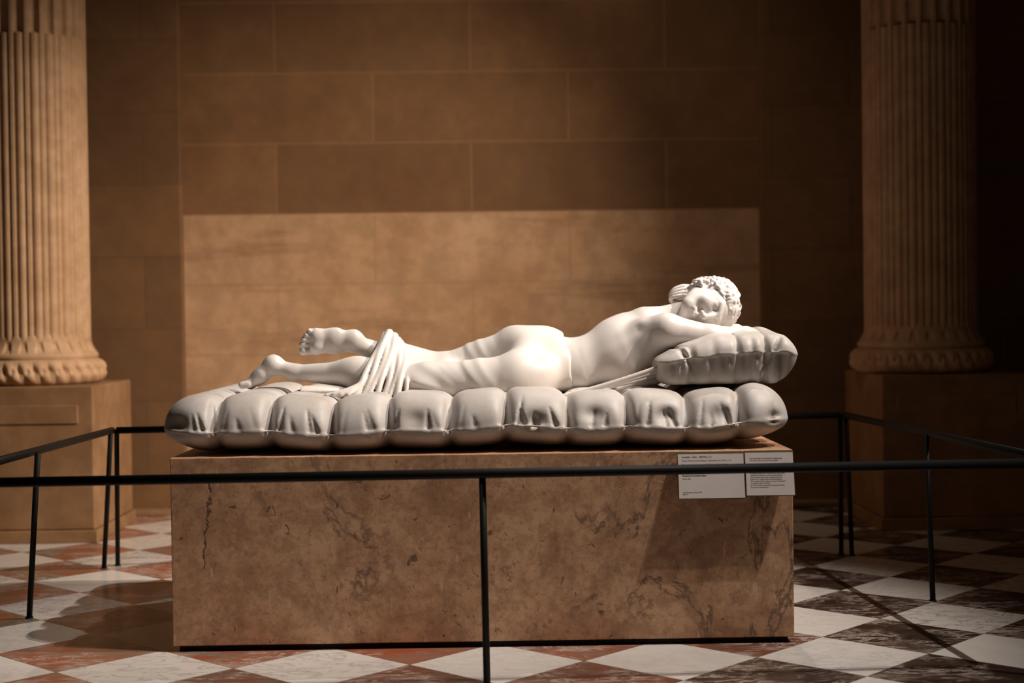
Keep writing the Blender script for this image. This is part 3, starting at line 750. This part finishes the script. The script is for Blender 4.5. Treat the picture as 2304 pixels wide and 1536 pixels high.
# ---- sheet over hips and knees, with gathered folds at the left end
def build_cloth():
    f = Field((-.52, .07, .650), (.62, .78, .90), .0034); P = at
    f.ell(P(1178, 848, .31), (.096, .078, .076), .03); f.ell(P(1195, 803, .44), (.116, .098, .095), .03)
    f.cone(P(1175, 850, .33), P(1215, 812, .42), .072, .080, .03)
    f.cone(P(1210, 822, .40), P(1290, 822, .39), .086, .070, .04, squash=LAT, sq=1.25)
    f.cone(P(1150, 805, .46), P(1000, 842, .50), .086, .060, .03); f.cone(P(1000, 842, .50), P(885, 805, .52), .060, .052, .03)
    f.cone(P(1135, 858, .30), P(950, 862, .32), .072, .055, .03); f.cone(P(950, 862, .32), P(850, 862, .34), .055, .050, .03)
    f.cone(P(1000, 850, .42), P(870, 840, .45), .05, .055, .04)
    X, Y, Z = f.grids()
    # broad soft folds over the hips, closer ones towards the knees
    s1 = (X+.35*(Z-.75)+.10*(Y-.3)); 
    wk = sst(.10, -.25, X)
    d = .0030*np.sin(s1*50+2.2*np.sin(Y*9+1))*(1-wk)
    s2 = X*.55+.85*(Z-.72)-.25*Y+.02*np.sin(X*17)                  # long slack folds raking along the thighs
    d = d+wk*(.0045*np.abs(np.sin(s2*62+1.1*np.sin(X*11)))-.0022+.0016*np.sin(s2*150+X*30))
    f.F += d.astype(np.float32)
    # slanted cuts: upper edge at the waist, lower edge on the calves
    xe = P(1282, 820, .35).x; cut = (X-xe)+.25*(Z-.74)+.008*np.sin(Y*40+Z*30)
    xl = P(872, 820, .35).x; cut2 = -(X-xl)+.55*(Z-.74)-.0
    f.F = np.maximum(f.F, np.maximum(cut, cut2)).astype(np.float32)
    # gathered strands hanging from the top of the far calf down to the mattress
    tops = ((866, 752), (874, 748), (881, 750), (888, 756), (895, 764), (902, 772), (909, 781), (916, 792), (922, 804))
    for i in range(8):
        top = P(tops[i][0], tops[i][1], .47-.006*i); low = P(800+15.5*i, 893, .245); q = (top+low)/2+Vector((.02, -.055-.012*max(0, i-4), .035-.003*i)); pts = []
        rr = (.0095, .012, .008, .0125, .009, .012, .0105, .009, .011)[i]
        for k in range(14):
            u = k/13; pts.append(((1-u)**2*top+2*u*(1-u)*q+u*u*low+Vector((.003*math.sin(u*7+i*2), 0, 0)), rr*(1-.35*u*(i % 2))))
        f.path(pts, .0025)
    f.cone(P(885, 775, .49), P(880, 860, .33), .03, .04, .02)
    # tails of the sheet spreading over the mattress under the shins
    for i in range(7):
        a = P(846-3*i, 842+5*i, .31); b = P(752-6*i+22*(i % 3), 886+1.0*i, .23); m_ = P(815-4*i, 868+2*i, .25)
        pts = [((1-u)**2*a+2*u*(1-u)*m_+u*u*b, .0095-.0045*u) for u in [k/9 for k in range(10)]]; f.path(pts, .004)
    f.ell(P(700, 878, .34), (.10, .06, .014), .01)
    # folds of the sheet drawn from the hip towards the pillow
    for i in range(4):
        a = P(1262+12*i, 893-6*i, .20+.02*i); b = P(1385, 862+5*i, .20+.02*i); c_ = P(1482, 826+9*i, .20+.02*i)
        pts = [((1-u)**2*a+2*u*(1-u)*b+u*u*c_, .0072-.001*i) for u in [k/11 for k in range(12)]]; f.path(pts, .004)
    a, b, c_ = P(1290, 890, .24), P(1400, 872, .27), P(1482, 845, .27); f.path([(a, .010), (b, .018), (c_, .022)], .012)
    return f
shifted(build_cloth(), 'draped_sheet', M_CLOTH, fig)
